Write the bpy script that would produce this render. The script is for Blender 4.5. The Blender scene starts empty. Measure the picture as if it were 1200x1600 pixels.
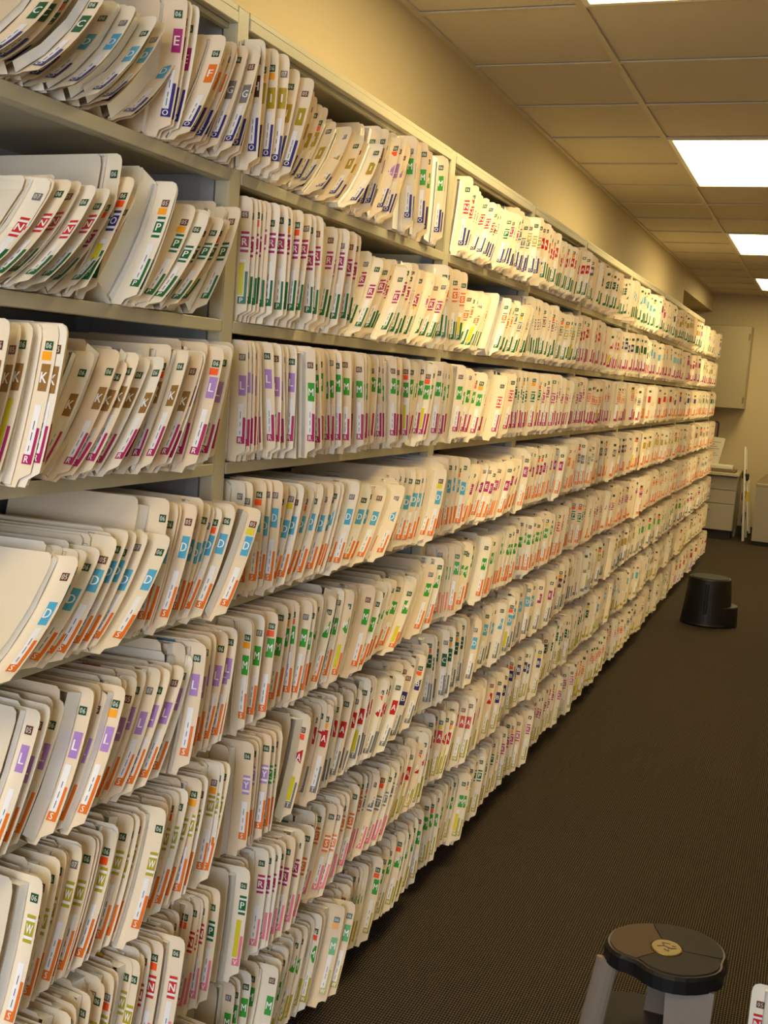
import bpy, math, random
import numpy as np
from mathutils import Matrix, Vector

SC = bpy.context.scene
COL = SC.collection
pi = math.pi

# ------------------------------------------------------------------ camera
CAM = Vector((1.05, 0.0, 1.56))
YAW, PITCH, ROLL, FPX = 0.36523, -0.12159, 0.07264, 1780.0
fw = Vector((-math.sin(YAW) * math.cos(PITCH), math.cos(YAW) * math.cos(PITCH), math.sin(PITCH)))
rt = Vector((math.cos(YAW), math.sin(YAW), 0))
up = rt.cross(fw)
rt, up = (rt * math.cos(ROLL) + up * math.sin(ROLL), up * math.cos(ROLL) - rt * math.sin(ROLL))
cd = bpy.data.cameras.new('camera')
cam = bpy.data.objects.new('camera', cd)
COL.objects.link(cam)
M = Matrix.Identity(4)
for i in range(3):
    M[i][0], M[i][1], M[i][2], M[i][3] = rt[i], up[i], -fw[i], CAM[i]
cam.matrix_world = M
cd.sensor_fit = 'VERTICAL'
cd.sensor_height = 24.0
cd.lens = 24.0 * FPX / 1600.0
cd.clip_start = 0.05
SC.camera = cam

# ------------------------------------------------------------------ world, light, exposure
world = bpy.data.worlds.new('world')
world.use_nodes = True
SC.world = world
WB = world.node_tree.nodes['Background']
WB.inputs[0].default_value = (0.62, 0.74, 1.0, 1)      # cool daylight from the open end behind the photographer
WB.inputs[1].default_value = 0.9
SC.view_settings.view_transform = 'Standard'
SC.view_settings.look = 'None'
SC.view_settings.exposure = 0.80
SC.view_settings.gamma = 1.0
SC.view_settings.use_curve_mapping = False
LAMP_COL, LAMP_STR = (1.0, 0.79, 0.38), 8.6              # fluorescent troffers, warm in this white balance

def area(name, loc, target, sx, sy, col, watts):
    l = bpy.data.lights.new(name, 'AREA')
    l.shape = 'RECTANGLE'; l.size = sx; l.size_y = sy; l.color = col; l.energy = watts
    o = bpy.data.objects.new(name, l)
    COL.objects.link(o)
    o.location = loc
    o.rotation_euler = (Vector(target) - Vector(loc)).to_track_quat('-Z', 'Y').to_euler()
    return o
# daylight window at the near end of the room, behind the photographer
area('window_daylight', (1.0, -1.6, 1.6), (0.0, 1.8, 1.1), 1.0, 1.4, (0.74, 0.84, 1.0), 26)

# ------------------------------------------------------------------ materials
def mat(name, col, rough=0.6, metal=0.0, emit=0.0, noise=0.0, nscale=30.0, bump=0.0, bscale=200.0, spec=0.5):
    m = bpy.data.materials.new(name)
    m.use_nodes = True
    nt = m.node_tree
    b = nt.nodes['Principled BSDF']
    c = (col[0], col[1], col[2], 1)
    b.inputs['Base Color'].default_value = c
    b.inputs['Roughness'].default_value = rough
    b.inputs['Metallic'].default_value = metal
    b.inputs['Specular IOR Level'].default_value = spec
    if emit:
        b.inputs['Emission Color'].default_value = c
        b.inputs['Emission Strength'].default_value = emit
    if noise or bump:
        tc = nt.nodes.new('ShaderNodeTexCoord')
    if noise:
        n = nt.nodes.new('ShaderNodeTexNoise')
        n.inputs['Scale'].default_value = nscale
        n.inputs['Detail'].default_value = 3
        nt.links.new(tc.outputs['Object'], n.inputs['Vector'])
        mx = nt.nodes.new('ShaderNodeMix'); mx.data_type = 'RGBA'
        mx.inputs['A'].default_value = tuple(v * (1 - noise) for v in col) + (1,)
        mx.inputs['B'].default_value = tuple(min(1, v * (1 + noise)) for v in col) + (1,)
        nt.links.new(n.outputs['Fac'], mx.inputs['Factor'])
        nt.links.new(mx.outputs['Result'], b.inputs['Base Color'])
    if bump:
        n2 = nt.nodes.new('ShaderNodeTexNoise')
        n2.inputs['Scale'].default_value = bscale
        nt.links.new(tc.outputs['Object'], n2.inputs['Vector'])
        bp = nt.nodes.new('ShaderNodeBump')
        bp.inputs['Strength'].default_value = bump
        bp.inputs['Distance'].default_value = 0.004
        nt.links.new(n2.outputs['Fac'], bp.inputs['Height'])
        nt.links.new(bp.outputs['Normal'], b.inputs['Normal'])
    return m

def lin(r, g, b):
    return tuple(((v / 255) / 12.92 if v / 255 < 0.04045 else ((v / 255 + 0.055) / 1.055) ** 2.4) for v in (r, g, b))

MT = {}
MT['manila'] = mat('manila', lin(240, 223, 195), 0.55, noise=0.03, nscale=12)
MT['manila_pale'] = mat('manila_pale', lin(243, 232, 212), 0.55, noise=0.03, nscale=12)
MT['manila_warm'] = mat('manila_warm', lin(236, 214, 182), 0.55, noise=0.03, nscale=12)
MT['paper'] = mat('paper', lin(240, 240, 240), 0.7)
MT['label_white'] = mat('label_white', lin(243, 240, 240), 0.45)
MT['ink'] = mat('ink', lin(50, 45, 60), 0.6)
MT['letter_white'] = mat('letter_white', lin(250, 248, 245), 0.45)
PAL = dict(A=(196, 28, 30), B=(44, 44, 118), C=(22, 90, 48), D=(84, 172, 208), E=(172, 34, 120), F=(232, 120, 34),
           G=(128, 124, 120), H=(88, 44, 34), I=(176, 148, 30), K=(152, 112, 58), L=(176, 134, 200), M=(58, 160, 52),
           N=(204, 48, 40), O=(44, 40, 120), P=(22, 104, 56), R=(176, 36, 100), S=(232, 116, 30), T=(122, 122, 118),
           U=(150, 100, 60), V=(236, 128, 150), W=(178, 164, 40), Y=(182, 142, 206), Z=(52, 160, 62))
PAL_NAME = dict(A='red', B='navy', C='dark green', D='light blue', E='magenta', F='orange', G='grey', H='dark brown',
                I='gold', K='brown', L='lavender', M='green', N='barred red', O='barred navy', P='barred dark green',
                R='barred magenta', S='barred orange', T='barred grey', U='barred tan', V='barred pink', W='barred olive',
                Y='barred lavender', Z='barred green')
for k, v in PAL.items():
    MT['col_' + k] = mat('sticker_' + k.lower(), lin(*v), 0.35)
MT['year_06'] = mat('year_green', lin(32, 78, 44), 0.35)
MT['year_05'] = mat('year_brown', lin(112, 62, 44), 0.35)
MT['year_07'] = mat('year_grey', lin(120, 112, 114), 0.35)
MT['year_ink'] = mat('year_ink', lin(225, 225, 215), 0.4)
MT['flag_red'] = mat('flag_red', lin(255, 92, 36), 0.4)
MT['flag_amber'] = mat('flag_amber', lin(252, 168, 30), 0.4)
MT['flag_yellow'] = mat('flag_yellow', lin(222, 208, 40), 0.4)
MT['divider_gold'] = mat('divider_gold', lin(196, 150, 40), 0.5)
MT['divider_blue'] = mat('divider_blue', lin(46, 110, 150), 0.5)
MT['divider_rust'] = mat('divider_rust', lin(150, 62, 40), 0.5)
MT['shelf_paint'] = mat('shelf_paint', lin(186, 178, 152), 0.42, noise=0.05, nscale=8)
MT['panel_paint'] = mat('panel_paint', lin(158, 158, 158), 0.45, noise=0.04, nscale=6)
MT['wall_paint'] = mat('wall_paint', lin(194, 178, 144), 0.75, noise=0.02, nscale=3, bump=0.1, bscale=260)
MT['tile'] = mat('ceiling_tile', lin(206, 194, 172), 0.9, noise=0.04, nscale=90, bump=0.35, bscale=320)
MT['grid'] = mat('ceiling_grid', lin(196, 184, 160), 0.5)
MT['plenum'] = mat('plenum', lin(120, 112, 98), 0.9)
MT['lamp'] = mat('lamp_diffuser', (1, 1, 1), 0.5)
_b = MT['lamp'].node_tree.nodes['Principled BSDF']
_b.inputs['Emission Color'].default_value = LAMP_COL + (1,)
_b.inputs['Emission Strength'].default_value = LAMP_STR
MT['lamp_frame'] = mat('lamp_frame', lin(228, 222, 204), 0.4)
MT['black_plastic'] = mat('black_plastic', lin(20, 19, 20), 0.45)
MT['black_rubber'] = mat('black_rubber', lin(36, 33, 32), 0.7, bump=0.3, bscale=500)
MT['base_dark'] = mat('base_dark', lin(58, 48, 40), 0.6)

# ------------------------------------------------------------------ mesh builder
class MB:
    def __init__(self):
        self.v = []; self.f = []; self.m = []; self.mats = []; self.n = 0
    def slot(self, mn):
        if mn not in self.mats: self.mats.append(mn)
        return self.mats.index(mn)
    def add(self, verts, faces, mn):
        s = self.slot(mn); b = self.n
        self.v.extend(tuple(p) for p in verts); self.n += len(verts)
        for f in faces:
            self.f.append(tuple(i + b for i in f)); self.m.append(s)
    def box(self, x0, x1, y0, y1, z0, z1, mn, bev=0.0):
        if bev <= 0:
            vs = [(x, y, z) for x in (x0, x1) for y in (y0, y1) for z in (z0, z1)]
            fs = [(0, 1, 3, 2), (4, 6, 7, 5), (0, 4, 5, 1), (2, 3, 7, 6), (0, 2, 6, 4), (1, 5, 7, 3)]
            self.add(vs, fs, mn)
            return
        b = bev
        vs, fs = [], []
        # three inset copies of each face joined by bevels
        idx = {}
        for ax in range(3):
            for sg in (0, 1):
                for i in (0, 1):
                    for j in (0, 1):
                        lo, hi = (x0, y0, z0), (x1, y1, z1)
                        p = [0, 0, 0]
                        p[ax] = (lo, hi)[sg][ax]
                        o = [a for a in range(3) if a != ax]
                        for a, q in zip(o, (i, j)):
                            p[a] = lo[a] + b if q == 0 else hi[a] - b
                        idx[(ax, sg, i, j)] = len(vs); vs.append(tuple(p))
        for ax in range(3):
            for sg in (0, 1):
                q = [idx[(ax, sg, 0, 0)], idx[(ax, sg, 1, 0)], idx[(ax, sg, 1, 1)], idx[(ax, sg, 0, 1)]]
                fs.append(tuple(q))
        def corner(ax, s):  # vertex of the face ax at corner signs s
            o = [a for a in range(3) if a != ax]
            return idx[(ax, s[ax], s[o[0]], s[o[1]])]
        for a in range(3):
            for c in range(a + 1, 3):
                e = [k for k in range(3) if k not in (a, c)][0]
                for sa in (0, 1):
                    for sc in (0, 1):
                        s0 = [0, 0, 0]; s1 = [0, 0, 0]
                        s0[a] = s1[a] = sa; s0[c] = s1[c] = sc; s0[e] = 0; s1[e] = 1
                        fs.append((corner(a, s0), corner(a, s1), corner(c, s1), corner(c, s0)))
        for s in [(i, j, k) for i in (0, 1) for j in (0, 1) for k in (0, 1)]:
            fs.append((corner(0, s), corner(1, s), corner(2, s)))
        self.add(vs, fs, mn)
    def prism(self, outline, z0, z1, mn, top_mn=None, bev=0.0):
        n = len(outline)
        if bev:
            cx = sum(p[0] for p in outline) / n; cy = sum(p[1] for p in outline) / n
            def ins(p):
                d = math.hypot(p[0] - cx, p[1] - cy); k = (d - bev) / d
                return (cx + (p[0] - cx) * k, cy + (p[1] - cy) * k)
            r = [[(*p, z0) for p in outline], [(*p, z1 - bev) for p in outline], [(*ins(p), z1) for p in outline]]
        else:
            r = [[(*p, z0) for p in outline], [(*p, z1) for p in outline]]
        vs = [p for ring in r for p in ring]
        fs = []
        for k in range(len(r) - 1):
            for i in range(n):
                j = (i + 1) % n
                fs.append((k * n + i, k * n + j, (k + 1) * n + j, (k + 1) * n + i))
        fs.append(tuple(range(n))[::-1])
        self.add(vs, fs, mn)
        self.add([(p[0], p[1], p[2]) for p in r[-1]], [tuple(range(n))], top_mn or mn)
    def tube(self, p, q, r0, r1, mn, seg=10, flat=1.0):
        p, q = Vector(p), Vector(q); d = (q - p).normalized()
        a = d.cross(Vector((0, 0, 1)) if abs(d.z) < 0.9 else Vector((0, 1, 0))).normalized(); b = d.cross(a)
        vs = []
        for c, r in ((p, r0), (q, r1)):
            for i in range(seg):
                t = 2 * pi * i / seg
                vs.append(tuple(c + a * math.cos(t) * r + b * math.sin(t) * r * flat))
        fs = [(i, (i + 1) % seg, seg + (i + 1) % seg, seg + i) for i in range(seg)]
        fs += [tuple(range(seg))[::-1], tuple(range(seg, 2 * seg))]
        self.add(vs, fs, mn)
    def lathe(self, prof, cx, cy, mn, seg=36, sx=1.0, sy=1.0):
        vs = [(cx + r * sx * math.cos(2 * pi * i / seg), cy + r * sy * math.sin(2 * pi * i / seg), z) for r, z in prof for i in range(seg)]
        fs = [(k * seg + i, k * seg + (i + 1) % seg, (k + 1) * seg + (i + 1) % seg, (k + 1) * seg + i) for k in range(len(prof) - 1) for i in range(seg)]
        fs += [tuple(range(seg))[::-1], tuple(range((len(prof) - 1) * seg, len(prof) * seg))]
        self.add(vs, fs, mn)
    def mesh(self, name, smooth=False):
        me = bpy.data.meshes.new(name)
        me.from_pydata(self.v, [], self.f)
        for mn in self.mats: me.materials.append(MT[mn])
        me.polygons.foreach_set('material_index', self.m)
        if smooth: me.polygons.foreach_set('use_smooth', [True] * len(self.f))
        me.update()
        return me
    def build(self, name, parent=None, loc=None, smooth=False):
        o = bpy.data.objects.new(name, self.mesh(name, smooth))
        COL.objects.link(o)
        if parent is not None: o.parent = parent
        if loc is not None: o.location = loc
        return o

def tag(o, label=None, cat=None, group=None, kind=None):
    if label: o['label'] = label
    if cat: o['category'] = cat
    if group: o['group'] = group
    if kind: o['kind'] = kind
    return o
def empty(name, loc, rz=0.0):
    o = bpy.data.objects.new(name, None)
    COL.objects.link(o)
    o.location = loc; o.rotation_euler = (0, 0, rz); o.empty_display_size = 0.1
    return o
def part(name, parent, *boxes, mn='shelf_paint', bev=0.0):
    m = MB()
    for b in boxes: m.box(*b, mn, bev)
    return m.build(name, parent)

# ------------------------------------------------------------------ the room
ZC = 2.717                       # ceiling
XW = -0.345                      # wall behind the shelving
YB = 13.72                       # back wall
XR = 1.62
XW2, YW2 = 3.30, 9.5           # the room widens to the right at its far end
Y0 = -1.8
YN = 11.03                       # where the wall above the shelves steps back under a header

def carpet_mat():
    m = bpy.data.materials.new('carpet'); m.use_nodes = True
    nt = m.node_tree; b = nt.nodes['Principled BSDF']
    b.inputs['Roughness'].default_value = 0.95
    b.inputs['Specular IOR Level'].default_value = 0.15
    tc = nt.nodes.new('ShaderNodeTexCoord')
    w1 = nt.nodes.new('ShaderNodeTexWave'); w1.bands_direction = 'X'
    w1.inputs['Scale'].default_value = 44; w1.inputs['Distortion'].default_value = 0.6; w1.inputs['Detail'].default_value = 1
    w2 = nt.nodes.new('ShaderNodeTexWave'); w2.bands_direction = 'Y'
    w2.inputs['Scale'].default_value = 30; w2.inputs['Distortion'].default_value = 1.2; w2.inputs['Detail'].default_value = 1
    for w in (w1, w2): nt.links.new(tc.outputs['Object'], w.inputs['Vector'])
    br = nt.nodes.new('ShaderNodeMix'); br.data_type = 'FLOAT'
    br.inputs['Factor'].default_value = 0.38
    nt.links.new(w1.outputs['Fac'], br.inputs['A']); nt.links.new(w2.outputs['Fac'], br.inputs['B'])
    n = nt.nodes.new('ShaderNodeTexNoise'); n.inputs['Scale'].default_value = 240; n.inputs['Detail'].default_value = 2
    nt.links.new(tc.outputs['Object'], n.inputs['Vector'])
    r = nt.nodes.new('ShaderNodeValToRGB')
    r.color_ramp.elements[0].position = 0.25; r.color_ramp.elements[0].color = lin(25, 21, 18) + (1,)
    r.color_ramp.elements[1].position = 0.85; r.color_ramp.elements[1].color = lin(108, 95, 80) + (1,)
    nt.links.new(br.outputs['Result'], r.inputs['Fac'])
    mx = nt.nodes.new('ShaderNodeMix'); mx.data_type = 'RGBA'; mx.blend_type = 'MULTIPLY'
    mx.inputs['Factor'].default_value = 0.6
    r2 = nt.nodes.new('ShaderNodeValToRGB')
    r2.color_ramp.elements[0].position = 0.35; r2.color_ramp.elements[0].color = (0.35, 0.35, 0.35, 1)
    r2.color_ramp.elements[1].position = 0.7; r2.color_ramp.elements[1].color = (1.25, 1.2, 1.15, 1)
    nt.links.new(n.outputs['Fac'], r2.inputs['Fac'])
    nt.links.new(r.outputs['Color'], mx.inputs['A']); nt.links.new(r2.outputs['Color'], mx.inputs['B'])
    nt.links.new(mx.outputs['Result'], b.inputs['Base Color'])
    bp = nt.nodes.new('ShaderNodeBump'); bp.inputs['Strength'].default_value = 0.6; bp.inputs['Distance'].default_value = 0.004
    nt.links.new(br.outputs['Result'], bp.inputs['Height'])
    nt.links.new(bp.outputs['Normal'], b.inputs['Normal'])
    return m
MT['carpet'] = carpet_mat()

m = MB(); m.box(-1.3, XW2 + 0.1, Y0, YB + 0.1, -0.06, 0.0, 'carpet'); tag(m.build('floor'), kind='structure')
m = MB()
m.box(XW - 0.12, XW, Y0, YN, 0, ZC + 0.05, 'wall_paint')
tag(m.build('wall_left'), kind='structure')
m = MB()
m.box(-1.3, XW, YN, YB, 2.525, ZC + 0.02, 'wall_paint')         # header beam over the alcove
tag(m.build('trim_1'), kind='structure')
m = MB(); m.box(-1.42, -1.3, YN - 0.12, YB, 0, ZC + 0.05, 'wall_paint'); m.box(-1.3, XW - 0.12, YN - 0.12, YN, 0, ZC + 0.05, 'wall_paint')
tag(m.build('wall_alcove'), kind='structure')
m = MB(); m.box(-1.42, XW2 + 0.1, YB, YB + 0.1, 0, ZC + 0.05, 'wall_paint'); tag(m.build('wall_back'), kind='structure')
m = MB(); m.box(XR, XR + 0.1, Y0, YW2, 0, ZC + 0.05, 'wall_paint'); m.box(XR + 0.1, XW2, YW2 - 0.1, YW2, 0, ZC + 0.05, 'wall_paint'); m.box(XW2, XW2 + 0.1, YW2 - 0.1, YB, 0, ZC + 0.05, 'wall_paint'); tag(m.build('wall_right'), kind='structure')
m = MB(); m.box(0.10, XW2, YB - 0.014, YB, 0, 0.10, 'base_dark', 0.004); tag(m.build('baseboard_back'), kind='structure')

# ceiling: lay-in tiles in a metal grid, troffers in the middle column
m = MB(); m.box(-1.42, XW2 + 0.1, Y0, YB + 0.1, ZC + 0.05, ZC + 0.1, 'plenum')
ceil = tag(m.build('ceiling'), kind='structure')
PIT = 0.62
colx = [(XW, 0.20), (0.20, 0.82), (0.82, 1.44), (1.44, XR), (1.44, 2.06), (2.06, 2.68), (2.68, XW2)]
rows_y = [3.6 + PIT * k for k in range(-9, 17)]
LIT = {-8, -7, -2, -1, 3, 4, 8, 9, 13, 14}
tile_me = {}
for ci, (xa, xb) in enumerate(colx):
    for k in range(-9, 17):
        ya, yb = 3.6 + PIT * k, min(3.6 + PIT * (k + 1), YB)
        if ya >= YB - 0.03 or (ci == 1 and k in LIT) or (ci == 5 and k in (11, 12)): continue
        if (ci == 3 and yb > YW2 + .1) or (ci > 3 and yb <= YW2 + .1): continue
        key = (ci, round(yb - ya, 3))
        if key not in tile_me:
            t = MB(); w, l = xb - xa, yb - ya
            t.box(0.008, w - 0.008, 0.008, l - 0.008, 0.004, 0.022, 'tile', 0.003)
            tile_me[key] = t.mesh('ceiling_tile')
        o = bpy.data.objects.new('ceiling_tile', tile_me[key]); COL.objects.link(o)
        o.parent = ceil; o.location = (xa, ya, ZC)
for x in (0.20, 0.82, 1.44):
    part('grid_runner', ceil, (x - 0.012, x + 0.012, Y0, YB, ZC - 0.004, ZC + 0.002), mn='grid')
part('wall_angle', ceil, (XW, XW + 0.022, Y0, YB, ZC - 0.004, ZC + 0.002), mn='grid')
tee_me = {}
for ci, (xa, xb) in enumerate(colx):
    for k in range(-8, 17):
        y = 3.6 + PIT * k
        if (ci == 3 and y > YW2) or (ci > 3 and y < YW2): continue
        if y > YB - 0.05 or (ci == 5 and k == 12) or (ci == 1 and k in LIT and (k - 1) in LIT): continue
        if ci not in tee_me:
            t = MB(); t.box(0.012, xb - xa - 0.012, -0.011, 0.011, -0.0035, 0.002, 'grid'); tee_me[ci] = t.mesh('cross_tee')
        o = bpy.data.objects.new('cross_tee', tee_me[ci]); COL.objects.link(o); o.parent = ceil; o.location = (xa, y, ZC)

LIGHT_WORDS = {-2: 'fluorescent ceiling panel nearest the camera, cut off by the photo top',
               3: 'large bright fluorescent ceiling panel at the right, second from the camera',
               8: 'fluorescent ceiling panel third from the camera, above the mid aisle',
               13: 'small far fluorescent ceiling panel closest to the back wall',
               11: 'added unseen fluorescent ceiling panel far right, brightening the wider end of the room',
               -8: 'fluorescent ceiling panel behind the camera'}
for k, words in LIGHT_WORDS.items():
    ya, yb = 3.6 + PIT * k, 3.6 + PIT * (k + 2)
    xa, xb = (2.06, 2.68) if k == 11 else (0.20, 0.82)  # the far-right panel is an added, unseen light that brightens the back area
    e = tag(empty('ceiling_light', (xa, ya, ZC)), words, 'ceiling light', 'fluorescent panels along the aisle')
    w, l = xb - xa, yb - ya
    part('frame', e, (0.014, 0.034, 0.014, l - 0.014, -0.006, 0.02), (w - 0.034, w - 0.014, 0.014, l - 0.014, -0.006, 0.02),
         (0.034, w - 0.034, 0.014, 0.034, -0.006, 0.02), (0.034, w - 0.034, l - 0.034, l - 0.014, -0.006, 0.02), mn='lamp_frame')
    part('diffuser', e, (0.034, w - 0.034, 0.034, l - 0.034, 0.0, 0.012), mn='lamp')
    part('housing', e, (0.016, w - 0.016, 0.016, l - 0.016, 0.021, 0.045), mn='lamp_frame')

# ------------------------------------------------------------------ shelving
POSTS = [0.65, 1.870, 3.089, 4.010, 4.930, 6.149, 7.368, 8.587, 9.807, 11.03]
ZL = [2.184, 1.881, 1.612, 1.348, 1.082, 0.820, 0.566, 0.310, 0.055]    # underside of each shelf lip, top first (top edge of the unit for 0)
LIP, DEP = 0.022, 0.32
ORD = ['first', 'second', 'third', 'fourth', 'fifth', 'sixth', 'seventh', 'eighth', 'ninth', 'tenth', 'eleventh', 'twelfth',
       'thirteenth', 'fourteenth', 'fifteenth', 'sixteenth', 'seventeenth', 'eighteenth', 'nineteenth', 'twentieth']
ORD += ['twenty-' + x for x in ORD[:9]] + ['thirtieth'] + ['thirty-' + x for x in ORD[:9]] + ['fortieth'] + ['forty-' + x for x in ORD[:9]]
BAYW = ['grey metal shelving bay nearest the camera, left of the first upright', 'grey metal shelving bay just right of the nearest upright']
BAYW += ['grey metal shelving bay, %s from the camera, packed with folders' % ORD[i] for i in range(2, 8)]
BAYW += ['far end shelving bay without a top panel, nearest the back wall']

def upright(parent, y, ztop):
    m = MB()
    m.box(-0.030, 0.0, y - 0.022, y + 0.022, 0.0, ztop, 'shelf_paint', 0.003)
    m.box(-DEP, -0.030, y - 0.009, y + 0.009, 0.0, ztop, 'panel_paint')
    m.box(-DEP + 0.0, -DEP + 0.03, y - 0.02, y + 0.02, 0.0, ztop, 'panel_paint')
    m.box(-0.062, -0.034, y - 0.017, y + 0.017, 0.0, ztop, 'panel_paint')
    return m.build('upright', parent, (0, -parent.location.y, 0))
for b in range(9):
    ya, yb = POSTS[b], POSTS[b + 1]
    L = yb - ya
    e = tag(empty('shelving_bay', (0, ya, 0)), BAYW[b], 'shelving', 'long run of open metal shelving')
    last = b == 8
    zt = ZL[0] if not last else ZL[1] + 0.12
    upright(e, ya, ZL[0])
    if last: upright(e, yb, zt)
    else:
        part('top_panel', e, (-DEP, 0.0, 0.022, L - 0.022, ZL[0] - 0.012, ZL[0]), (-0.014, 0.002, 0.022, L - 0.022, ZL[0] - 0.032, ZL[0] - 0.012),
             (-0.030, -0.016, 0.022, L - 0.022, ZL[0] - 0.040, ZL[0] - 0.030), bev=0.0015)
    part('back_panel', e, (-DEP - 0.006, -DEP, 0.0, L, 0.04, zt), mn='panel_paint')
    for z in ZL[1:]:
        part('shelf', e, (-DEP, -0.004, 0.022, L - 0.022, z + 0.012, z + LIP), (-0.012, 0.001, 0.022, L - 0.022, z, z + LIP),
             (-0.028, -0.012, 0.022, L - 0.022, z, z + 0.004), bev=0.0012)
    part('kick_plate', e, (-0.03, -0.02, 0.022, L - 0.022, 0.0, 0.055), mn='panel_paint')

# ------------------------------------------------------------------ lettering (built-in font turned into flat mesh)
GLYPH = {}
def glyph(ch):
    if ch not in GLYPH:
        c = bpy.data.curves.new('glyph', 'FONT')
        c.body = ch; c.size = 1.0; c.resolution_u = 2; c.offset = 0.0
        c.align_x = 'CENTER'
        o = bpy.data.objects.new('glyph', c); COL.objects.link(o)
        dg = bpy.context.evaluated_depsgraph_get()
        me = o.evaluated_get(dg).to_mesh()
        V = np.array([v.co[:2] for v in me.vertices]); F = [tuple(p.vertices) for p in me.polygons]
        V[:, 0] -= (V[:, 0].min() + V[:, 0].max()) / 2
        h = V[:, 1].max() - V[:, 1].min()
        V[:, 1] -= (V[:, 1].min() + V[:, 1].max()) / 2
        V = V / h                                   # two shifted copies thicken the strokes
        k = len(V)
        GLYPH[ch] = (np.concatenate([V - [.03, 0], V + [.03, 0]]), F + [tuple(i + k for i in q) for q in F])
        bpy.data.objects.remove(o); bpy.data.curves.remove(c)
    return GLYPH[ch]

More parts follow.
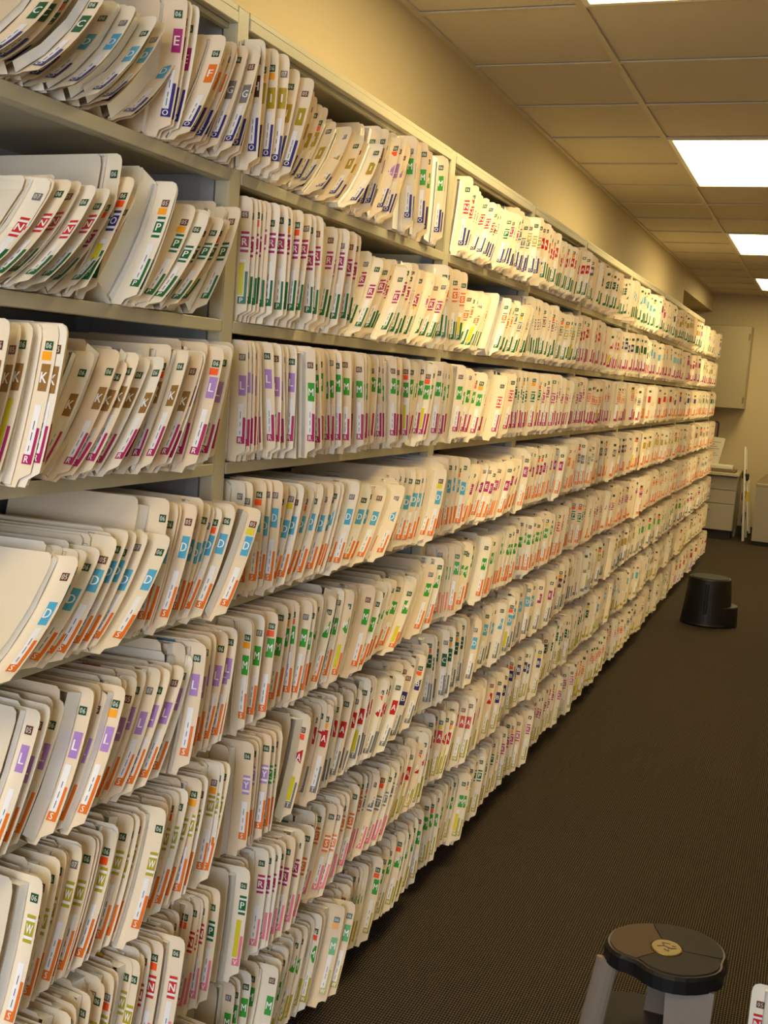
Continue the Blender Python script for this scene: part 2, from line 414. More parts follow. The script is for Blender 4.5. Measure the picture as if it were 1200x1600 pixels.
# ------------------------------------------------------------------ end-tab folders
#  first letter (name label colour), second letter (middle sticker), lean as seen, mean thickness in cm, by metres along the shelf
SEQ = {
    1: [(1.14, 'O', 'C', 35, 1.3), (1.26, 'O', 'D', 38, 1.2), (1.38, 'O', 'D', 30, 1.5), (1.50, 'O', 'E', 7, 1.1), (1.61, 'O', 'F', 20, 1.3), (1.68, 'O', 'G', 15, 1.3), (1.82, 'O', 'H', 2, 1.5), (1.85, 'O', 'I', 6, 1.5), (1.93, 'O', 'I', 18, 1.8), (2.07, 'O', 'I', 26, 1.3), (2.29, 'O', 'K', 12, 1.4), (2.41, 'O', 'L', 12, 1.2), (2.53, 'O', 'M', 1, 2.6), (2.90, 'O', 'M', 17, 2.0), (3.08, 'O', 'N', 16, 2.2), (3.35, 'O', 'P', 10, 1.4), (3.44, 'O', 'R', 12, 1.6), (3.62, 'O', 'T', 6, 1.5), (3.79, 'O', 'W', 3, 1.5), (3.93, 'P', 'A', 9, 1.6), (4.65, 'P', 'B', 4, 2.0), (5.22, 'P', 'C', 8, 1.3), (5.98, 'P', 'D', 5, 1.2), (6.70, 'P', 'E', 2, 1.4), (7.24, 'P', 'H', 3, 1.4), (7.81, 'P', 'I', 3, 1.6), (9.05, 'P', 'L', 3, 1.6)],
    2: [(1.15, 'P', 'N', 38, 1.0), (1.28, 'P', 'R', 33, 1.6), (1.33, 'P', 'O', 24, 1.7), (1.36, 'P', 'P', 10, 1.5), (1.40, 'P', 'P', 18, 1.7), (1.51, 'P', 'P', 27, 1.7), (1.65, 'P', 'P', 20, 2.0), (1.80, 'P', 'R', 1, 1.2), (2.17, 'P', 'R', 5, 1.7), (2.34, 'P', 'R', 15, 1.4), (2.54, 'P', 'R', 13, 1.3), (2.87, 'P', 'S', 2, 1.8), (3.17, 'P', 'S', 14, 2.0), (3.62, 'P', 'T', 10, 1.7), (3.87, 'P', 'T', 4, 1.5), (4.05, 'P', 'U', 5, 1.6), (4.41, 'P', 'W', 8, 1.6), (4.78, 'R', 'A', 3, 1.6), (5.70, 'R', 'B', 5, 1.6), (6.08, 'R', 'C', 2, 1.5), (6.76, 'R', 'D', 1, 1.5), (8.28, 'R', 'E', 2, 1.5), (9.55, 'R', 'I', 3, 1.6)],
    3: [(1.16, 'R', 'K', 10, 1.9), (1.29, 'R', 'K', 25, 1.6), (1.39, 'R', 'K', 24, 2.0), (1.49, 'R', 'K', 17, 1.6), (1.58, 'R', 'L', 12, 1.7), (1.83, 'R', 'L', -4, 1.2), (2.10, 'R', 'M', -3, 1.3), (2.77, 'R', 'M', 4, 1.2), (3.03, 'R', 'M', 10, 1.4), (3.39, 'R', 'N', 6, 1.5), (3.70, 'R', 'P', 2, 1.2), (4.13, 'R', 'R', 4, 1.2), (4.96, 'R', 'S', 2, 1.5), (6.24, 'R', 'T', 2, 1.6), (6.57, 'S', 'A', 2, 1.4), (7.97, 'S', 'B', 2, 1.5), (9.33, 'S', 'C', 3, 1.6)],
    4: [(1.17, 'S', 'D', 35, 1.7), (1.30, 'S', 'D', 28, 1.3), (1.42, 'S', 'D', 11, 2.6), (1.51, 'S', 'D', 14, 1.5), (1.65, 'S', 'D', 20, 1.9), (1.86, 'S', 'D', 5, 1.3), (1.98, 'S', 'D', 13, 1.3), (2.33, 'S', 'D', 18, 1.4), (2.60, 'S', 'D', 10, 1.3), (3.23, 'S', 'E', 20, 1.5), (3.79, 'S', 'E', 8, 1.4), (4.63, 'S', 'F', 6, 1.6), (4.85, 'S', 'G', 3, 1.4), (5.63, 'S', 'H', 4, 1.6), (6.56, 'S', 'I', 4, 1.6), (8.93, 'S', 'K', 4, 1.6), (10.33, 'S', 'L', 4, 1.6)],
    5: [(1.18, 'S', 'L', 18, 1.9), (1.32, 'S', 'L', 19, 1.6), (1.55, 'S', 'L', 6, 2.5), (1.72, 'S', 'L', 10, 2.4), (1.87, 'S', 'M', 6, 1.3), (2.17, 'S', 'M', 11, 1.6), (2.41, 'S', 'M', 17, 1.8), (2.83, 'S', 'M', 16, 1.8), (3.06, 'S', 'M', 9, 1.9), (3.96, 'S', 'M', 8, 1.5), (4.39, 'S', 'N', 9, 1.6), (4.80, 'S', 'P', 7, 1.6), (5.28, 'S', 'R', 6, 1.6), (6.91, 'S', 'S', 5, 1.6), (9.59, 'S', 'T', 4, 1.6)],
    6: [(1.19, 'S', 'W', 14, 1.9), (1.42, 'S', 'W', 15, 1.5), (1.64, 'S', 'W', 11, 1.7), (1.90, 'S', 'Y', 4, 1.2), (1.99, 'S', 'Z', 5, 1.2), (2.07, 'T', 'A', 9, 1.6), (2.51, 'T', 'A', 15, 1.7), (2.68, 'T', 'B', 13, 1.6), (2.94, 'T', 'C', 3, 3.0), (3.32, 'T', 'D', 12, 1.8), (4.18, 'T', 'E', 9, 1.6), (4.55, 'T', 'H', 6, 1.7), (4.91, 'T', 'I', 5, 1.7), (6.71, 'T', 'M', 5, 1.6), (8.97, 'T', 'R', 4, 1.6)],
    7: [(1.20, 'S', 'W', 11, 1.8), (1.49, 'V', 'N', 8, 1.4), (1.77, 'V', 'P', 12, 2.0), (1.92, 'V', 'R', 6, 1.9), (2.13, 'V', 'S', 11, 1.8), (2.53, 'V', 'T', 15, 1.7), (2.75, 'W', 'A', 14, 1.5), (3.66, 'W', 'B', 11, 1.6), (4.32, 'W', 'C', 10, 1.6), (5.36, 'W', 'D', 8, 1.6), (6.86, 'W', 'H', 6, 1.7), (8.43, 'W', 'I', 6, 1.6)],
    8: [(1.22, 'V', 'M', 15, 1.7), (1.92, 'W', 'M', 11, 1.7), (2.31, 'W', 'M', 11, 1.6), (3.16, 'W', 'M', 10, 1.6), (3.41, 'W', 'P', 9, 1.7), (3.86, 'W', 'R', 9, 1.8), (5.12, 'W', 'S', 8, 1.6), (6.46, 'W', 'T', 7, 1.6), (8.62, 'Y', 'A', 6, 1.6)],
}
DX0 = {1: 0.030, 2: 0.032, 3: 0.040, 4: 0.052, 5: 0.058, 6: 0.060, 7: 0.062, 8: 0.064}
H = 0.230

class Sheet:
    """one folder: a bent sheet pair standing on the shelf, front edge at x0, leaning by a, bowed by b"""
    def __init__(s, a, b, t, x0, kb, yaw, sg=1):
        s.a, s.b, s.t, s.x0, s.kb, s.yaw, s.sg = a, b, t, x0, kb, yaw, sg
        s.S = np.linspace(0, H, 24)
        th = a + b * (0.5 - s.S / H)
        d = H / 23
        mid = (th[1:] + th[:-1]) / 2
        s.Y = np.concatenate([[0], np.cumsum(np.sin(mid)) * d])
        s.Z = np.concatenate([[0], np.cumsum(np.cos(mid)) * d])
        s.T = th
    def top(s): return s.Y[-1], s.Z[-1]
    def pts(s, u, q, n):
        u, q = np.asarray(u, float), np.asarray(q, float)
        Y = np.interp(q, s.S, s.Y); Z = np.interp(q, s.S, s.Z); T = np.interp(q, s.S, s.T)
        w = np.maximum(0, u + 0.07) / 0.07
        n = n + s.kb * w * w
        return np.stack([s.sg * u + s.x0, Y + n * np.cos(T) + s.yaw * u, Z - n * np.sin(T)], 1)

LEV = {2: [0, .012, .022, .045, .07, .095, .12, .145, .17, .195, .212, .221, .2265, .230],
       1: [0, .012, .022, .08, .14, .195, .212, .2245, .230],
       0: [0, .012, .022, .12, .205, .223, .230]}
INS = {0: .018, .012: .016, .212: 0.0, .221: .0015, .2265: .0045, .230: .012, .2245: .003, .205: 0.0, .223: .003}

def leaf(mb, sh, n, det, front, tab, mn, top=H):
    lev = [q for q in LEV[det]]
    cols = [-0.285, -0.07, -0.033, 0.0] if det == 2 else ([-0.285, -0.06, 0.0] if det == 1 else [-0.285, 0.0])
    U, Q = [], []
    for q in lev:
        e = front - (INS.get(q, 0.0) if tab else (0.010 if q > .2285 else (0.003 if q > .22 else 0)))
        for c in cols:
            U.append(c if c < 0 and c < e - 0.004 else e)
            Q.append(q * top / H)
    P = sh.pts(U, Q, n)
    k = len(cols)
    F = [(i * k + j, i * k + j + 1, (i + 1) * k + j + 1, (i + 1) * k + j) for i in range(len(lev) - 1) for j in range(k - 1)]
    mb.add(P, F, mn)

def rect(mb, sh, u0, u1, s0, s1, n, k, mn):
    q = np.linspace(s0, s1, k + 1)
    P = sh.pts(np.tile([u0, u1], k + 1), np.repeat(q, 2), n)
    mb.add(P, [(2 * i, 2 * i + 1, 2 * i + 3, 2 * i + 2) for i in range(k)], mn)

def write(mb, sh, ch, uc, sc, h, n, mn, squeeze=1.0, maxw=1.0):
    V, F = glyph(ch)
    squeeze = min(squeeze, maxw / (2 * np.abs(V[:, 0]).max() * h))
    mb.add(sh.pts(uc + V[:, 0] * h * squeeze * sh.sg, sc + V[:, 1] * h, n), F, mn)

class Folder: pass
FOLDERS = []
def generate(row):
    rng = random.Random(100 + row)
    seq = SEQ[row]
    prev_b = prev_t = -1
    y = seq[0][0]
    ph = [rng.uniform(0, 6.28) for _ in range(6)]
    idx = 0
    for bay in range(9):
        ya, yb = POSTS[bay] + (0.026 if bay < 2 else 0.012), POSTS[bay + 1] - ({1: -0.02, 2: 0.012, 4: -0.01, 5: 0.0}.get(row, 0.022) if bay == 0 else 0.0)
        if bay == 0: ya = seq[0][0]
        prev_b, prev_t = ya - 0.002, ya - 0.002
        first = True
        while True:
            yy = max(prev_b, ya)
            k = max(i for i in range(len(seq)) if seq[i][0] <= yy + 0.01 or i == 0)
            _, c1, c2, tilt, th = seq[k]
            # rare misfiled neighbours blend at the boundary
            t = min(0.05, max(0.005, th / 100 * math.exp(rng.gauss(-0.10, 0.45))))
            if yy > 4.2: t = max(t, 0.009)
            fac = 1.05 / math.hypot(1.05, yy)
            lean = math.atan(math.tan(math.radians(tilt + rng.gauss(0, 1.0 if yy > 3 else 1.2) + (2.6 * math.sin(yy * 11 + ph[4]) if yy > 3 else 0))) / fac)
            lim = math.radians(46 if yy < 1.9 else (44 if yy < 3.2 else (36 if yy < 4.2 and row < 5 else 25)))
            lean = max(-lim * 0.25, min(lim, lean))
            left = yb - yy
            lean *= min(1.0, max(0.12, left / 0.22)) if bay >= 1 else min(1.0, max(0.35, left / 0.16))
            if bay >= 1 and yy - ya < 0.10: lean *= 0.35 + 0.65 * (yy - ya) / 0.10
            bow = math.radians(rng.gauss(4, 3)) + max(0, lean) * (0.55 if yy < 3.2 else 0.25)
            sh = Sheet(lean, bow, t, 0, 0, 0)
            dyt, dzt = sh.top()
            c = t / max(0.5, math.cos(lean))
            yb0 = max(prev_b + c * 0.95, prev_t + t * 0.8 - dyt)          # centre of the foot
            if yb0 - prev_b > c * 1.6 and not first:                       # closing fan: share the gap between foot and top
                yb0 = max(prev_b + c, yb0 - 0.35 * (yb0 - prev_b - c))
            if first: yb0 = ya + t / 2 + max(0, -dyt)
            if yb0 + max(dyt, 0) + t / 2 > yb or yb0 + t / 2 > yb: break
            f = Folder()
            f.row, f.bay, f.y, f.t, f.c1, f.c2 = row, bay, yb0, t, c1, c2
            slow = 0.006 * math.sin(yb0 * 9 + ph[0]) + 0.005 * math.sin(yb0 * 23 + ph[1])
            x0 = DX0[row] + slow + rng.gauss(0, 0.0062) + (rng.uniform(0.006, 0.022) if rng.random() < 0.14 else 0) + (rng.uniform(0.008, 0.018) if rng.random() < 0.06 else 0)
            kb = 0.004 * math.sin(yb0 * 17 + ph[2]) + rng.gauss(0, 0.0026)
            yaw = 0.09 * math.sin(yb0 * 5 + ph[3])
            f.sh = Sheet(lean, bow, t, x0, kb, yaw)
            f.z = ZL[row] + LIP + 0.0008 + t / 2 * abs(math.sin(sh.T[0]))
            f.rng = rng.random()
            f.seed = rng.randrange(1 << 30)
            f.near = (math.hypot(1.05, yb0) ** 2 + (f.z + 0.12 - 1.56) ** 2) ** 0.5
            FOLDERS.append(f)
            prev_b = yb0 + (c - t) * 0.0; prev_t = yb0 + dyt
            first = False
for r in range(1, 9): generate(r)

def in_frame(f):
    p = Vector((f.sh.x0, f.y, f.z + 0.12)) - CAM
    d = p.dot(fw)
    return -40 < 600 + FPX * p.dot(rt) / d and 800 - FPX * p.dot(up) / d < 1690
FOLDERS = [f for f in FOLDERS if f.y > 1.3 or in_frame(f) or f.y + f.sh.top()[0] > 1.25]
near = sorted([f for f in FOLDERS if in_frame(f)], key=lambda f: f.near)[:297]
near_ids = {id(f) for f in near}

def folder_pieces(f, det):
    """returns {piece name: mesh builder}; det 2 near single folders, 1 middle, 0 far"""
    rng = random.Random(f.seed)
    sh, t = f.sh, f.t
    P = {}
    body = P['file_folder'] = MB()
    mn = rng.choice(['manila', 'manila', 'manila_pale', 'manila_warm'])
    fl = -0.034 + rng.uniform(-.004, .004)
    leaf(body, sh, t / 2, det, 0.0, True, mn)
    leaf(body, sh, -t / 2, max(0, det - 1) if det < 2 else 1, fl, False, mn, top=H - 0.003)
    # folded bottom
    e = sh.pts([-0.285, fl, -0.285, fl], [0, 0, 0, 0], np.array([-t / 2, -t / 2, t / 2, t / 2]))
    body.add(e, [(0, 1, 3, 2)], mn)
    # papers
    pp = P['papers'] = MB()
    uf = fl + rng.choice([-.002, -.005, .003, .006, .010]) * (1 if t > .012 else 0.6); a, b = -t / 2 + .0012, t / 2 - .0012
    tp = H - rng.uniform(.004, .016)
    q = [0.004, .07, .14, tp]
    V = np.concatenate([sh.pts([uf] * 4, q, a), sh.pts([uf] * 4, q, b), sh.pts([-0.275, -0.275], [tp, tp], np.array([a, b]))])
    pp.add(V, [(0, 4, 5, 1), (1, 5, 6, 2), (2, 6, 7, 3), (3, 7, 9, 8)], 'paper')
    du = rng.gauss(-.0015, .0022)                    # how far in the stickers were put
    n = t / 2 - 0.0007
    n2, n3 = n - 0.0004, n - 0.0008
    # year sticker
    ys = P['year_sticker'] = MB()
    yr = rng.choices(['06', '05', '07'], [0.58, 0.2, 0.22])[0]
    s1 = 0.209 - rng.uniform(0, .012); r = min(-.0025, -0.0045 + du * .8 - rng.uniform(0, .002)); l = r - 0.0132
    rect(ys, sh, l, r, s1 - .0125, s1, n, 1, 'year_' + yr)
    if det == 2 or (det == 1 and f.y < 4.2):
        for i, ch in enumerate(yr):
            write(ys, sh, ch, (l + r) / 2 + (i - .5) * .0051 * sh.sg, s1 - .00625, .0078, n2, 'year_ink', 0.8)
    elif det == 1:
        rect(ys, sh, l + .004, r - .004, s1 - .0095, s1 - .0035, n2, 1, 'year_ink')
    # flag under (or beside) the year
    q = rng.random()
    s = s1 - .0145
    if q < 0.22:
        fm = 'flag_red' if q < 0.14 else ('flag_amber' if q < .20 else 'flag_yellow')
        fg = P['flag_sticker'] = MB()
        rect(fg, sh, l - .002, r, s - .012, s, n - .0003, 1, fm)
        s -= .0135
    # second-letter sticker
    ls = P['letter_sticker'] = MB()
    s2 = 0.180 - rng.uniform(0, .024)
    s2 = min(s2, s - .002)
    r = min(-.0008, -0.0025 + du * .6 - rng.uniform(0, .0015)); l = r - 0.0148
    barred = f.c2 >= 'N'
    cm = 'col_' + f.c2
    if barred:
        rect(ls, sh, l, r, s2 - .038, s2, n, 2, 'label_white')
        rect(ls, sh, l, r, s2 - .0047, s2, n2, 1, cm)
        rect(ls, sh, l, r, s2 - .038, s2 - .0333, n2, 1, cm)
        rect(ls, sh, l, r, s2 - .0290, s2 - .0090, n2, 1, cm)
        hc = 0.013
    else:
        rect(ls, sh, l, r, s2 - .038, s2, n, 2, cm)
        hc = 0.0150
    if det == 2 or f.y < 6.2:
        write(ls, sh, f.c2, (l + r) / 2, s2 - .0190, hc, n3, 'letter_white', 0.95, 0.0115)
    # name label: white strip, coloured edge, first-letter box
    nl = P['name_label'] = MB()
    s0 = 0.031 + rng.uniform(0, .006); r = min(-.0004, -0.0010 + du * .5 - rng.uniform(0, .0012)); w = rng.uniform(.0042, .0058); l = r - .0155
    cm = 'col_' + f.c1
    rect(nl, sh, l, r - w, s0 + .0005, s0 + .074 + rng.uniform(0, .012), n, 3 if det == 2 else 2, 'label_white')
    rect(nl, sh, r - w, r, s0, s0 + .054 + rng.uniform(-.006, .006), n2, 3 if det == 2 else 2, cm)
    rect(nl, sh, l, r, s0, s0 + .0132, n3, 1, cm)
    if det == 2 or f.y < 5.0:
        write(nl, sh, f.c1, (l + r) / 2 - .001 * sh.sg, s0 + .0066, .0092, n3 - .0004, 'letter_white', 0.95, 0.011)
        u = l + .005
        for k in range(3):
            a = s0 + .018 + k * .015
            rect(nl, sh, u, u + .0011, a, a + rng.uniform(.006, .013), n3, 1, 'ink')
    if rng.random() < 0.07:                               # highlighter stripe beside the name
        rect(nl, sh, l - .001, l + .009, s0 + .016, s0 + rng.uniform(.065, .090), n3 - .0002, 2, 'flag_yellow')
    # coloured tab of an inner divider showing over the top edge
    if rng.random() < (0.22 if det else 0.08):
        dv = P['divider_tab'] = MB()
        u = rng.uniform(-.20, -.09)
        mn = rng.choice(['divider_gold', 'divider_gold', 'divider_blue', 'divider_rust'])
        rect(dv, sh, u, u + .035, H - .012, H + .0035, rng.uniform(-.2, .2) * t, 1, mn)
    return P

# ordinals within each shelf, counted from the nearest upright
for r in range(1, 9):
    for side in (0, 1):
        L = [f for f in FOLDERS if f.row == r and f.bay == side]
        L.sort(key=lambda f: -f.y if side == 0 else f.y)
        for i, f in enumerate(L): f.ord = i
for f in near:
    P = folder_pieces(f, 2)
    root = P.pop('file_folder').build('file_folder', None, (0, f.y, f.z), True)
    col = PAL_NAME[f.c2].replace('barred ', '')
    tag(root, 'cream folder, %s %s sticker, %s %s of the nearest upright, %s shelf down' % (
        col, f.c2, ORD[f.ord], 'left' if f.bay == 0 else 'right', ORD[f.row - 1]), 'folder', 'cream file folders on the long shelving')
    for nm, mb in P.items():
        mb.build(nm, root)
# the thousands further along, one mesh
rest = MB()
for f in FOLDERS:
    if id(f) in near_ids: continue
    det = 1 if f.y < 5.0 else 0
    for nm, mb in folder_pieces(f, det).items():
        o = np.array([0, f.y, f.z])
        base = rest.n
        sl = [rest.slot(x) for x in mb.mats]
        rest.v.extend(map(tuple, np.asarray(mb.v) + o)); rest.n += len(mb.v)
        rest.f.extend(tuple(i + base for i in q) for q in mb.f)
        rest.m.extend(sl[i] for i in mb.m)
o = rest.build('file_folders', None, None, False)
tag(o, 'thousands of cream file folders with coloured stickers receding along the shelves', 'folders', None, 'stuff')
print('FOLDERS', len(FOLDERS), 'stuff verts', rest.n, 'faces', len(rest.f))

# ------------------------------------------------------------------ opposite shelving: only one folder's edge pokes into the photo
e = tag(empty('shelving_bay', (1.115, 1.45, 0)), 'grey metal shelving across the aisle, just outside the right edge', 'shelving')
for y in (0.0, 1.2):
    m = MB(); m.box(0.0, 0.03, y - .022, y + .022, 0, 2.184, 'shelf_paint', .003); m.box(0.03, DEP, y - .009, y + .009, 0, 2.184, 'panel_paint')
    m.build('upright', e)
part('back_panel', e, (DEP, DEP + .006, 0, 1.2, .04, 2.184), mn='panel_paint')
part('top_panel', e, (0, DEP, .022, 1.178, 2.154, 2.184), bev=.002)
for z in ZL[1:]:
    part('shelf', e, (.004, DEP, .022, 1.178, z + .012, z + LIP), (-.001, .012, .022, 1.178, z, z + LIP), bev=.0012)
for i, (y, c2, words) in enumerate([(1.985, 'N', 'cream folder edge with red barred sticker at the right photo edge, above the step stool'),
                                    (2.03, 'N', 'cream folder hidden just behind the one at the right photo edge')]):
    f = Folder()
    f.row, f.bay, f.y, f.t, f.c1, f.c2, f.seed = 7, 0, y, 0.014, 'R', c2, 5 + i
    f.sh = Sheet(-0.02, 0.02, 0.014, 1.034 + 0.03 * i, 0.0, 0.0, -1)
    f.z = ZL[7] + LIP + .001
    P = folder_pieces(f, 2)
    root = P.pop('file_folder').build('file_folder', None, (0, f.y, f.z), True)
    tag(root, words, 'folder')
    for nm, mb in P.items(): mb.build(nm, root)

# ------------------------------------------------------------------ step stool in the foreground
MT['tread_brown'] = mat('tread_brown', lin(88, 66, 46), 0.7, bump=0.5, bscale=900)
MT['tread_dark'] = mat('tread_dark', lin(46, 38, 34), 0.7, bump=0.5, bscale=900)
MT['tread_rim'] = mat('tread_rim', lin(66, 50, 36), 0.45)
MT['stool_grey'] = mat('stool_grey', lin(132, 118, 102), 0.5)
MT['brass'] = mat('brass', lin(104, 84, 36), 0.4, metal=0.5)
stool = tag(empty('step_stool', (0.855, 2.345, 0)), 'two-tread step stool with rounded brown and black top on the carpet in the foreground', 'stool')
TRD = [(0.729, 2.321), (0.73, 2.359), (0.738, 2.39), (0.768, 2.429), (0.809, 2.454), (0.855, 2.471), (0.91, 2.469), (0.948, 2.444), (0.97, 2.411),
       (0.979, 2.378), (0.975, 2.345), (0.977, 2.312), (0.962, 2.278), (0.92, 2.242), (0.875, 2.229), (0.834, 2.238), (0.806, 2.262), (0.786, 2.268), (0.765, 2.271), (0.743, 2.290)]
TRD = [(x - 0.855, y - 2.345) for x, y in TRD][::-1]
def smooth(o, it=2):
    for _ in range(it):
        q = []
        for i in range(len(o)):
            a, b = o[i], o[(i + 1) % len(o)]
            q += [(a[0] * .75 + b[0] * .25, a[1] * .75 + b[1] * .25), (a[0] * .25 + b[0] * .75, a[1] * .25 + b[1] * .75)]
        o = q
    return o
TRD = smooth(TRD, 1)
def ang(p): return math.atan2(p[1], p[0])
m = MB(); m.prism(TRD, 0.374, 0.408, 'black_plastic', 'tread_rim', 0.006); m.build('tread_body', stool)
A3 = sorted([math.atan2(2.441 - 2.345, .813 - .855), math.atan2(2.271 - 2.345, .805 - .855), math.atan2(2.355 - 2.345, .970 - .855)])
def pad(a0, a1, mn):
    o = []
    N = 26
    def rad(t):
        best = None
        for i in range(len(TRD)):
            p, q = TRD[i], TRD[(i + 1) % len(TRD)]
            d = (math.cos(t), math.sin(t)); ex, ey = q[0] - p[0], q[1] - p[1]
            den = d[0] * ey - d[1] * ex
            if abs(den) < 1e-9: continue
            r = (p[0] * ey - p[1] * ex) / den; k = (p[0] * d[1] - p[1] * d[0]) / den
            if r > 0 and -1e-6 <= k <= 1 + 1e-6: best = max(best or 0, r)
        return best or 0.1
    g = 0.022
    for i in range(N + 1):
        t = a0 + g + (a1 - a0 - 2 * g) * i / N
        r = rad(t) - 0.011
        o.append((r * math.cos(t), r * math.sin(t)))
    for i in range(N // 2, -1, -1):
        t = a0 + g + (a1 - a0 - 2 * g) * i / (N // 2)
        o.append((.034 * math.cos(t), .038 * math.sin(t)))
    m = MB(); m.prism(o, 0.4075, 0.4110, mn); return m.build('tread_pad', stool)
secs = [(A3[0], A3[1]), (A3[1], A3[2]), (A3[2], A3[0] + 2 * pi)]
for a0, a1 in secs:
    c = ((a0 + a1) / 2 + pi) % (2 * pi) - pi
    pd = pad(a0, a1, 'tread_brown' if abs(c) > 2.4 else 'tread_dark')
    if abs(c) > 2.4: pd['label'] = 'brown ribbed tread pad'
m = MB(); m.lathe([(0.0325, .4075), (0.0325, .4115), (.030, .4128)], 0, 0, 'brass', 32, 1.0, 1.1)
em = m.build('emblem', stool); em['label'] = 'brass round emblem with dark figures'
m = MB()
for (x0, y0, x1, y1, w) in [(-.019, -.004, -.006, .004, .0022), (-.006, .004, .008, -.002, .0022), (.008, -.002, .020, .004, .0022), (-.004, .004, -.010, .014, .002),
                            (.004, .001, .006, -.016, .0022), (.006, -.016, -.004, -.010, .0018), (-.012, .016, .006, .017, .002), (.010, .010, .018, .012, .002)]:
    dx, dy = x1 - x0, y1 - y0; l = math.hypot(dx, dy); nx, ny = -dy / l * w / 2, dx / l * w / 2
    m.prism([(x0 + nx, y0 + ny), (x0 - nx, y0 - ny), (x1 - nx, y1 - ny), (x1 + nx, y1 + ny)], .4124, .4134, 'base_dark')
m.build('emblem_mark', em)
LOW = [(0.11 * math.cos(t) * 1.05 - .05, .105 * math.sin(t) + .085) for t in [2 * pi * i / 30 for i in range(30)]]
m = MB(); m.prism(LOW, 0.165, 0.198, 'tread_rim', 'tread_rim', .006); m.build('lower_tread', stool)
m = MB(); m.prism([(x * .9 - .005, (y - .085) * .9 + .085) for x, y in LOW], .1975, .2005, 'tread_dark'); m.build('lower_pad', stool)
m = MB()
m.tube((-.112, -.040, .376), (-.162, -.085, 0.0), .024, .027, 'stool_grey', 14, .42)
m.box(-.158, -.126, -.085, -.067, .15, .20, 'stool_grey', .004)
m.build('leg', stool)
def panel_leg(a, b, c, d, th):
    m = MB(); vs = []
    for (x, y, z) in (a, b, c, d):
        vs += [(x, y, z), (x, y + th, z)]
    m.add(vs, [(0, 2, 6, 4), (1, 5, 7, 3), (0, 1, 3, 2), (4, 6, 7, 5), (0, 4, 5, 1), (2, 3, 7, 6)], 'stool_grey')
    return m
panel_leg((.012, -.075, .376), (.108, -.075, .376), (.035, -.16, 0.0), (.098, -.16, 0.0), .03).build('leg', stool)
panel_leg((-.03, .085, .376), (.08, .085, .376), (-.06, .20, 0.0), (.10, .20, 0.0), -.025).build('leg', stool)

# ------------------------------------------------------------------ black plastic step stool by the far shelves
bs = tag(empty('step_stool', (0.405, 8.06, 0)), 'black plastic drum step stool standing on the carpet beside the far shelves', 'stool')
m = MB()
m.lathe([(.172, 0.0), (.176, .012), (.172, .02), (.160, .12), (.150, .235), (.142, .318), (.137, .326)], 0, 0, 'black_plastic', 48, 1.0, .95)
m.box(-.012, .012, -.158, -.138, .09, .30, 'black_plastic', .004)
m.build('drum', bs, smooth=False)
m = MB(); m.lathe([(.152, 0.0), (.155, .012), (.150, .135), (.145, .142)], .052, .02, 'black_plastic', 40, 1.0, .95); m.build('low_step', bs)
m = MB(); m.lathe([(.128, .326), (.128, .329), (.124, .331)], 0, 0, 'black_rubber', 40, 1.0, .95); m.build('top_pad', bs)
m = MB()
for i in range(16):
    a = -pi / 2 + (i - 7.5) * .11
    x, y = .165 * math.cos(a), .156 * math.sin(a)
    m.box(x - .003, x + .003, y - .004, y + .004, .03, .30 - .0, 'black_plastic')
ribs = None

# ------------------------------------------------------------------ far corner
MT['laminate'] = mat('laminate', lin(158, 146, 116), 0.5, noise=0.03, nscale=6)
MT['laminate_grey'] = mat('laminate_grey', lin(176, 167, 152), 0.5, noise=0.03, nscale=6)
MT['counter'] = mat('counter', lin(190, 178, 150), 0.4, noise=0.05, nscale=20)
MT['chrome'] = mat('chrome', lin(200, 195, 185), 0.25, metal=0.9)
MT['white_enamel'] = mat('white_enamel', lin(226, 220, 206), 0.35)
MT['screen_back'] = mat('screen_back', lin(118, 96, 82), 0.6)
MT['bin_grey'] = mat('bin_grey', lin(166, 157, 142), 0.55)
MT['bin_lid'] = mat('bin_lid', lin(120, 104, 80), 0.6)
MT['sheet_plastic'] = mat('sheet_plastic', lin(205, 196, 182), 0.3)
MT['yellow'] = mat('yellow_label', lin(220, 190, 30), 0.5)

wc = tag(empty('wall_cabinet', (-0.33, 13.4, 1.44)), 'beige laminate wall cabinet mounted high on the back wall above the desk', 'cabinet')
part('body', wc, (-.45, .465, .021, .32, 0, .92), mn='laminate', bev=.003)
part('door', wc, (-.447, .005, 0, .019, .004, .916), mn='laminate', bev=.003)
dr = part('door', wc, (.010, .462, 0, .019, .004, .916), mn='laminate', bev=.003)
for z in (.10, .80):
    part('hinge', dr, (.440, .458, -.006, .001, z - .035, z + .035), mn='bin_lid', bev=.002)
cn = tag(empty('desk_counter', (-0.4, 13.3, 0)), 'beige desk counter top against the back wall above the drawers', 'counter')
part('worktop', cn, (-.85, .60, -.36, .40, .708, .742), mn='counter', bev=.005)
part('apron', cn, (.555, .585, .10, .40, 0.0, .708), mn='laminate_grey', bev=.003)
du = tag(empty('drawer_unit', (-0.12, 13.0, 0)), 'grey three-drawer pedestal under the desk counter, partly behind the shelves', 'drawers')
part('body', du, (-.24, .30, .021, .60, .10, .700), mn='laminate_grey', bev=.003)
part('plinth', du, (-.23, .28, .06, .58, 0.0, .10), mn='base_dark')
for z0, z1 in ((.105, .392), (.398, .545), (.551, .697)):
    d = part('drawer', du, (-.238, .298, 0, .019, z0, z1), mn='laminate_grey', bev=.003)
    m = MB(); zc = z1 - .07
    m.tube((.03, 0, zc), (.03, -.022, zc), .005, .012, 'chrome', 12); m.build('knob', d)
mo = tag(empty('monitor', (-.32, 13.42, .742)), 'dark framed flat monitor with rounded corners standing on the desk counter', 'monitor')
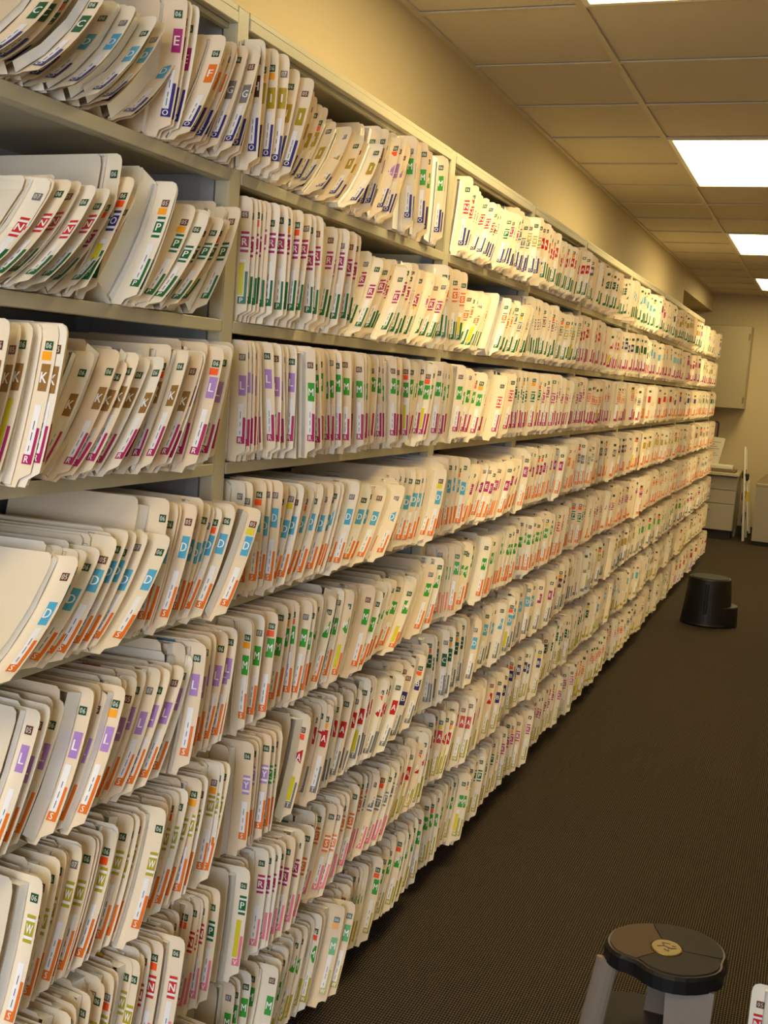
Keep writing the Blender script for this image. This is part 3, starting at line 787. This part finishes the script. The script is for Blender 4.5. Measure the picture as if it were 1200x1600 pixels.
def rrect(x0, x1, z0, z1, r):
    o = []
    for cx, cz, a in ((x1 - r, z1 - r, 0), (x0 + r, z1 - r, pi / 2), (x0 + r, z0 + r, pi), (x1 - r, z0 + r, 1.5 * pi)):
        o += [(cx + r * math.cos(a + i * pi / 10), cz + r * math.sin(a + i * pi / 10)) for i in range(6)]
    return o
def plate(name, parent, outline, y0, y1, mn):
    m = MB(); m.prism(outline, 0, y1 - y0, mn)
    m.v = [(x, y1 - d, z) for x, z, d in m.v]
    return m.build(name, parent)
plate('frame', mo, rrect(-.24, .215, .09, .545, .035), -.035, 0, 'black_plastic')
plate('screen', mo, rrect(-.225, .200, .105, .530, .022), -.038, -.034, 'screen_back')
part('stand', mo, (-.04, .02, -.01, .03, 0.0, .12), (-.13, .11, -.08, .09, 0, .012), mn='black_plastic', bev=.003)
ps = tag(empty('paper_sheet', (-.12, 13.16, .742)), 'pale printed sheet in a clear holder leaning up on the desk counter', 'paper')
m = MB()
m.add([(-.17, -.02, 0), (.055, -.02, 0), (.11, .11, .36), (-.13, .11, .38), (-.17, -.016, 0), (.055, -.016, 0), (.11, .114, .36), (-.13, .114, .38)],
      [(0, 1, 2, 3), (7, 6, 5, 4), (0, 4, 5, 1), (1, 5, 6, 2), (2, 6, 7, 3), (3, 7, 4, 0)], 'sheet_plastic')
sh_ = m.build('sheet', ps)
m = MB()
for k in range(7):
    f0 = .45 + k * .065; y = -.02 + .13 * f0 - .0015; z = .37 * f0
    m.add([(-.10 + .04 * f0, y, z), (.03 + .045 * f0 - (k % 3) * .03, y, z), (.03 + .045 * f0 - (k % 3) * .03, y + .002, z + .006), (-.10 + .04 * f0, y + .002, z + .006)], [(0, 1, 2, 3)], 'year_07')
m.build('print_line', sh_)['kind'] = 'stuff'
tr = tag(empty('paper_tray', (0.0, 13.08, .742)), 'low dark tray holding a thick white stack of paper on the desk counter', 'tray')
part('tray', tr, (-.28, .155, -.10, .16, 0, .035), mn='bin_lid', bev=.004)
part('paper_stack', tr, (-.26, .12, -.09, .14, .036, .078), mn='white_enamel', bev=.006)

# folded white step ladder, seen edge on, leaning at the end of the drawers
ld = tag(empty('step_ladder', (0.252, 13.1, 0)), 'folded white step ladder standing edge on beside the drawer unit', 'ladder')
m = MB(); m.tube((.052, -.02, 0.0), (-.045, .18, 1.03), .017, .013, 'white_enamel', 10, 1.8); m.build('front_rail', ld)
m = MB(); m.tube((.052, .38, 0.0), (-.045, .40, 1.00), .017, .013, 'white_enamel', 10, 1.8); m.build('front_rail', ld)
m = MB(); m.tube((.085, .06, 0.11), (.015, .16, .68), .014, .012, 'white_enamel', 10, 1.6); m.build('rear_rail', ld)
m = MB(); m.tube((.085, .40, 0.05), (.015, .40, .68), .014, .012, 'white_enamel', 10, 1.6); m.build('rear_rail', ld)
for k in range(3):
    z = .20 + .24 * k; y = -.02 + .2 * z / 1.03
    part('step', ld, (.052 - .094 * z - .03, .052 - .094 * z, y + .02, .39, z, z + .09), mn='black_plastic', bev=.004)
part('hinge_knob', ld, (-.02, .035, .10, .15, .66, .74), mn='black_plastic', bev=.012)
p_ = part('warning_label', ld, (.024, .058, .098, .15, .42, .54), mn='yellow', bev=.001); p_['label'] = 'yellow warning label'

bn = tag(empty('waste_bin', (0.72, 13.05, 0)), 'tall grey bin with sloping beige lid against the back wall at the right', 'bin')
m = MB()
fr = [(-.325, -.26), (.325, -.26), (.325, .30), (-.325, .30)]
vs = [(x * .97, y * .97, .05) for x, y in fr] + [(x, y, .66) for x, y in fr]
m.add(vs, [(0, 1, 5, 4), (1, 2, 6, 5), (2, 3, 7, 6), (3, 0, 4, 7), (3, 2, 1, 0), (4, 5, 6, 7)], 'bin_grey'); m.build('body', bn)
part('base', bn, (-.30, .30, -.235, .275, 0, .05), mn='black_plastic')
part('rim', bn, (-.33, .33, -.265, .305, .645, .675), mn='bin_grey', bev=.006)
m = MB()
vs = [(-.325, -.26, .675), (.325, -.26, .675), (.325, .30, .675), (-.325, .30, .675), (-.26, -.10, .745), (.26, -.10, .745), (.26, .27, .745), (-.26, .27, .745)]
m.add(vs, [(0, 1, 5, 4), (1, 2, 6, 5), (2, 3, 7, 6), (3, 0, 4, 7), (4, 5, 6, 7), (3, 2, 1, 0)], 'bin_lid'); m.build('lid', bn)
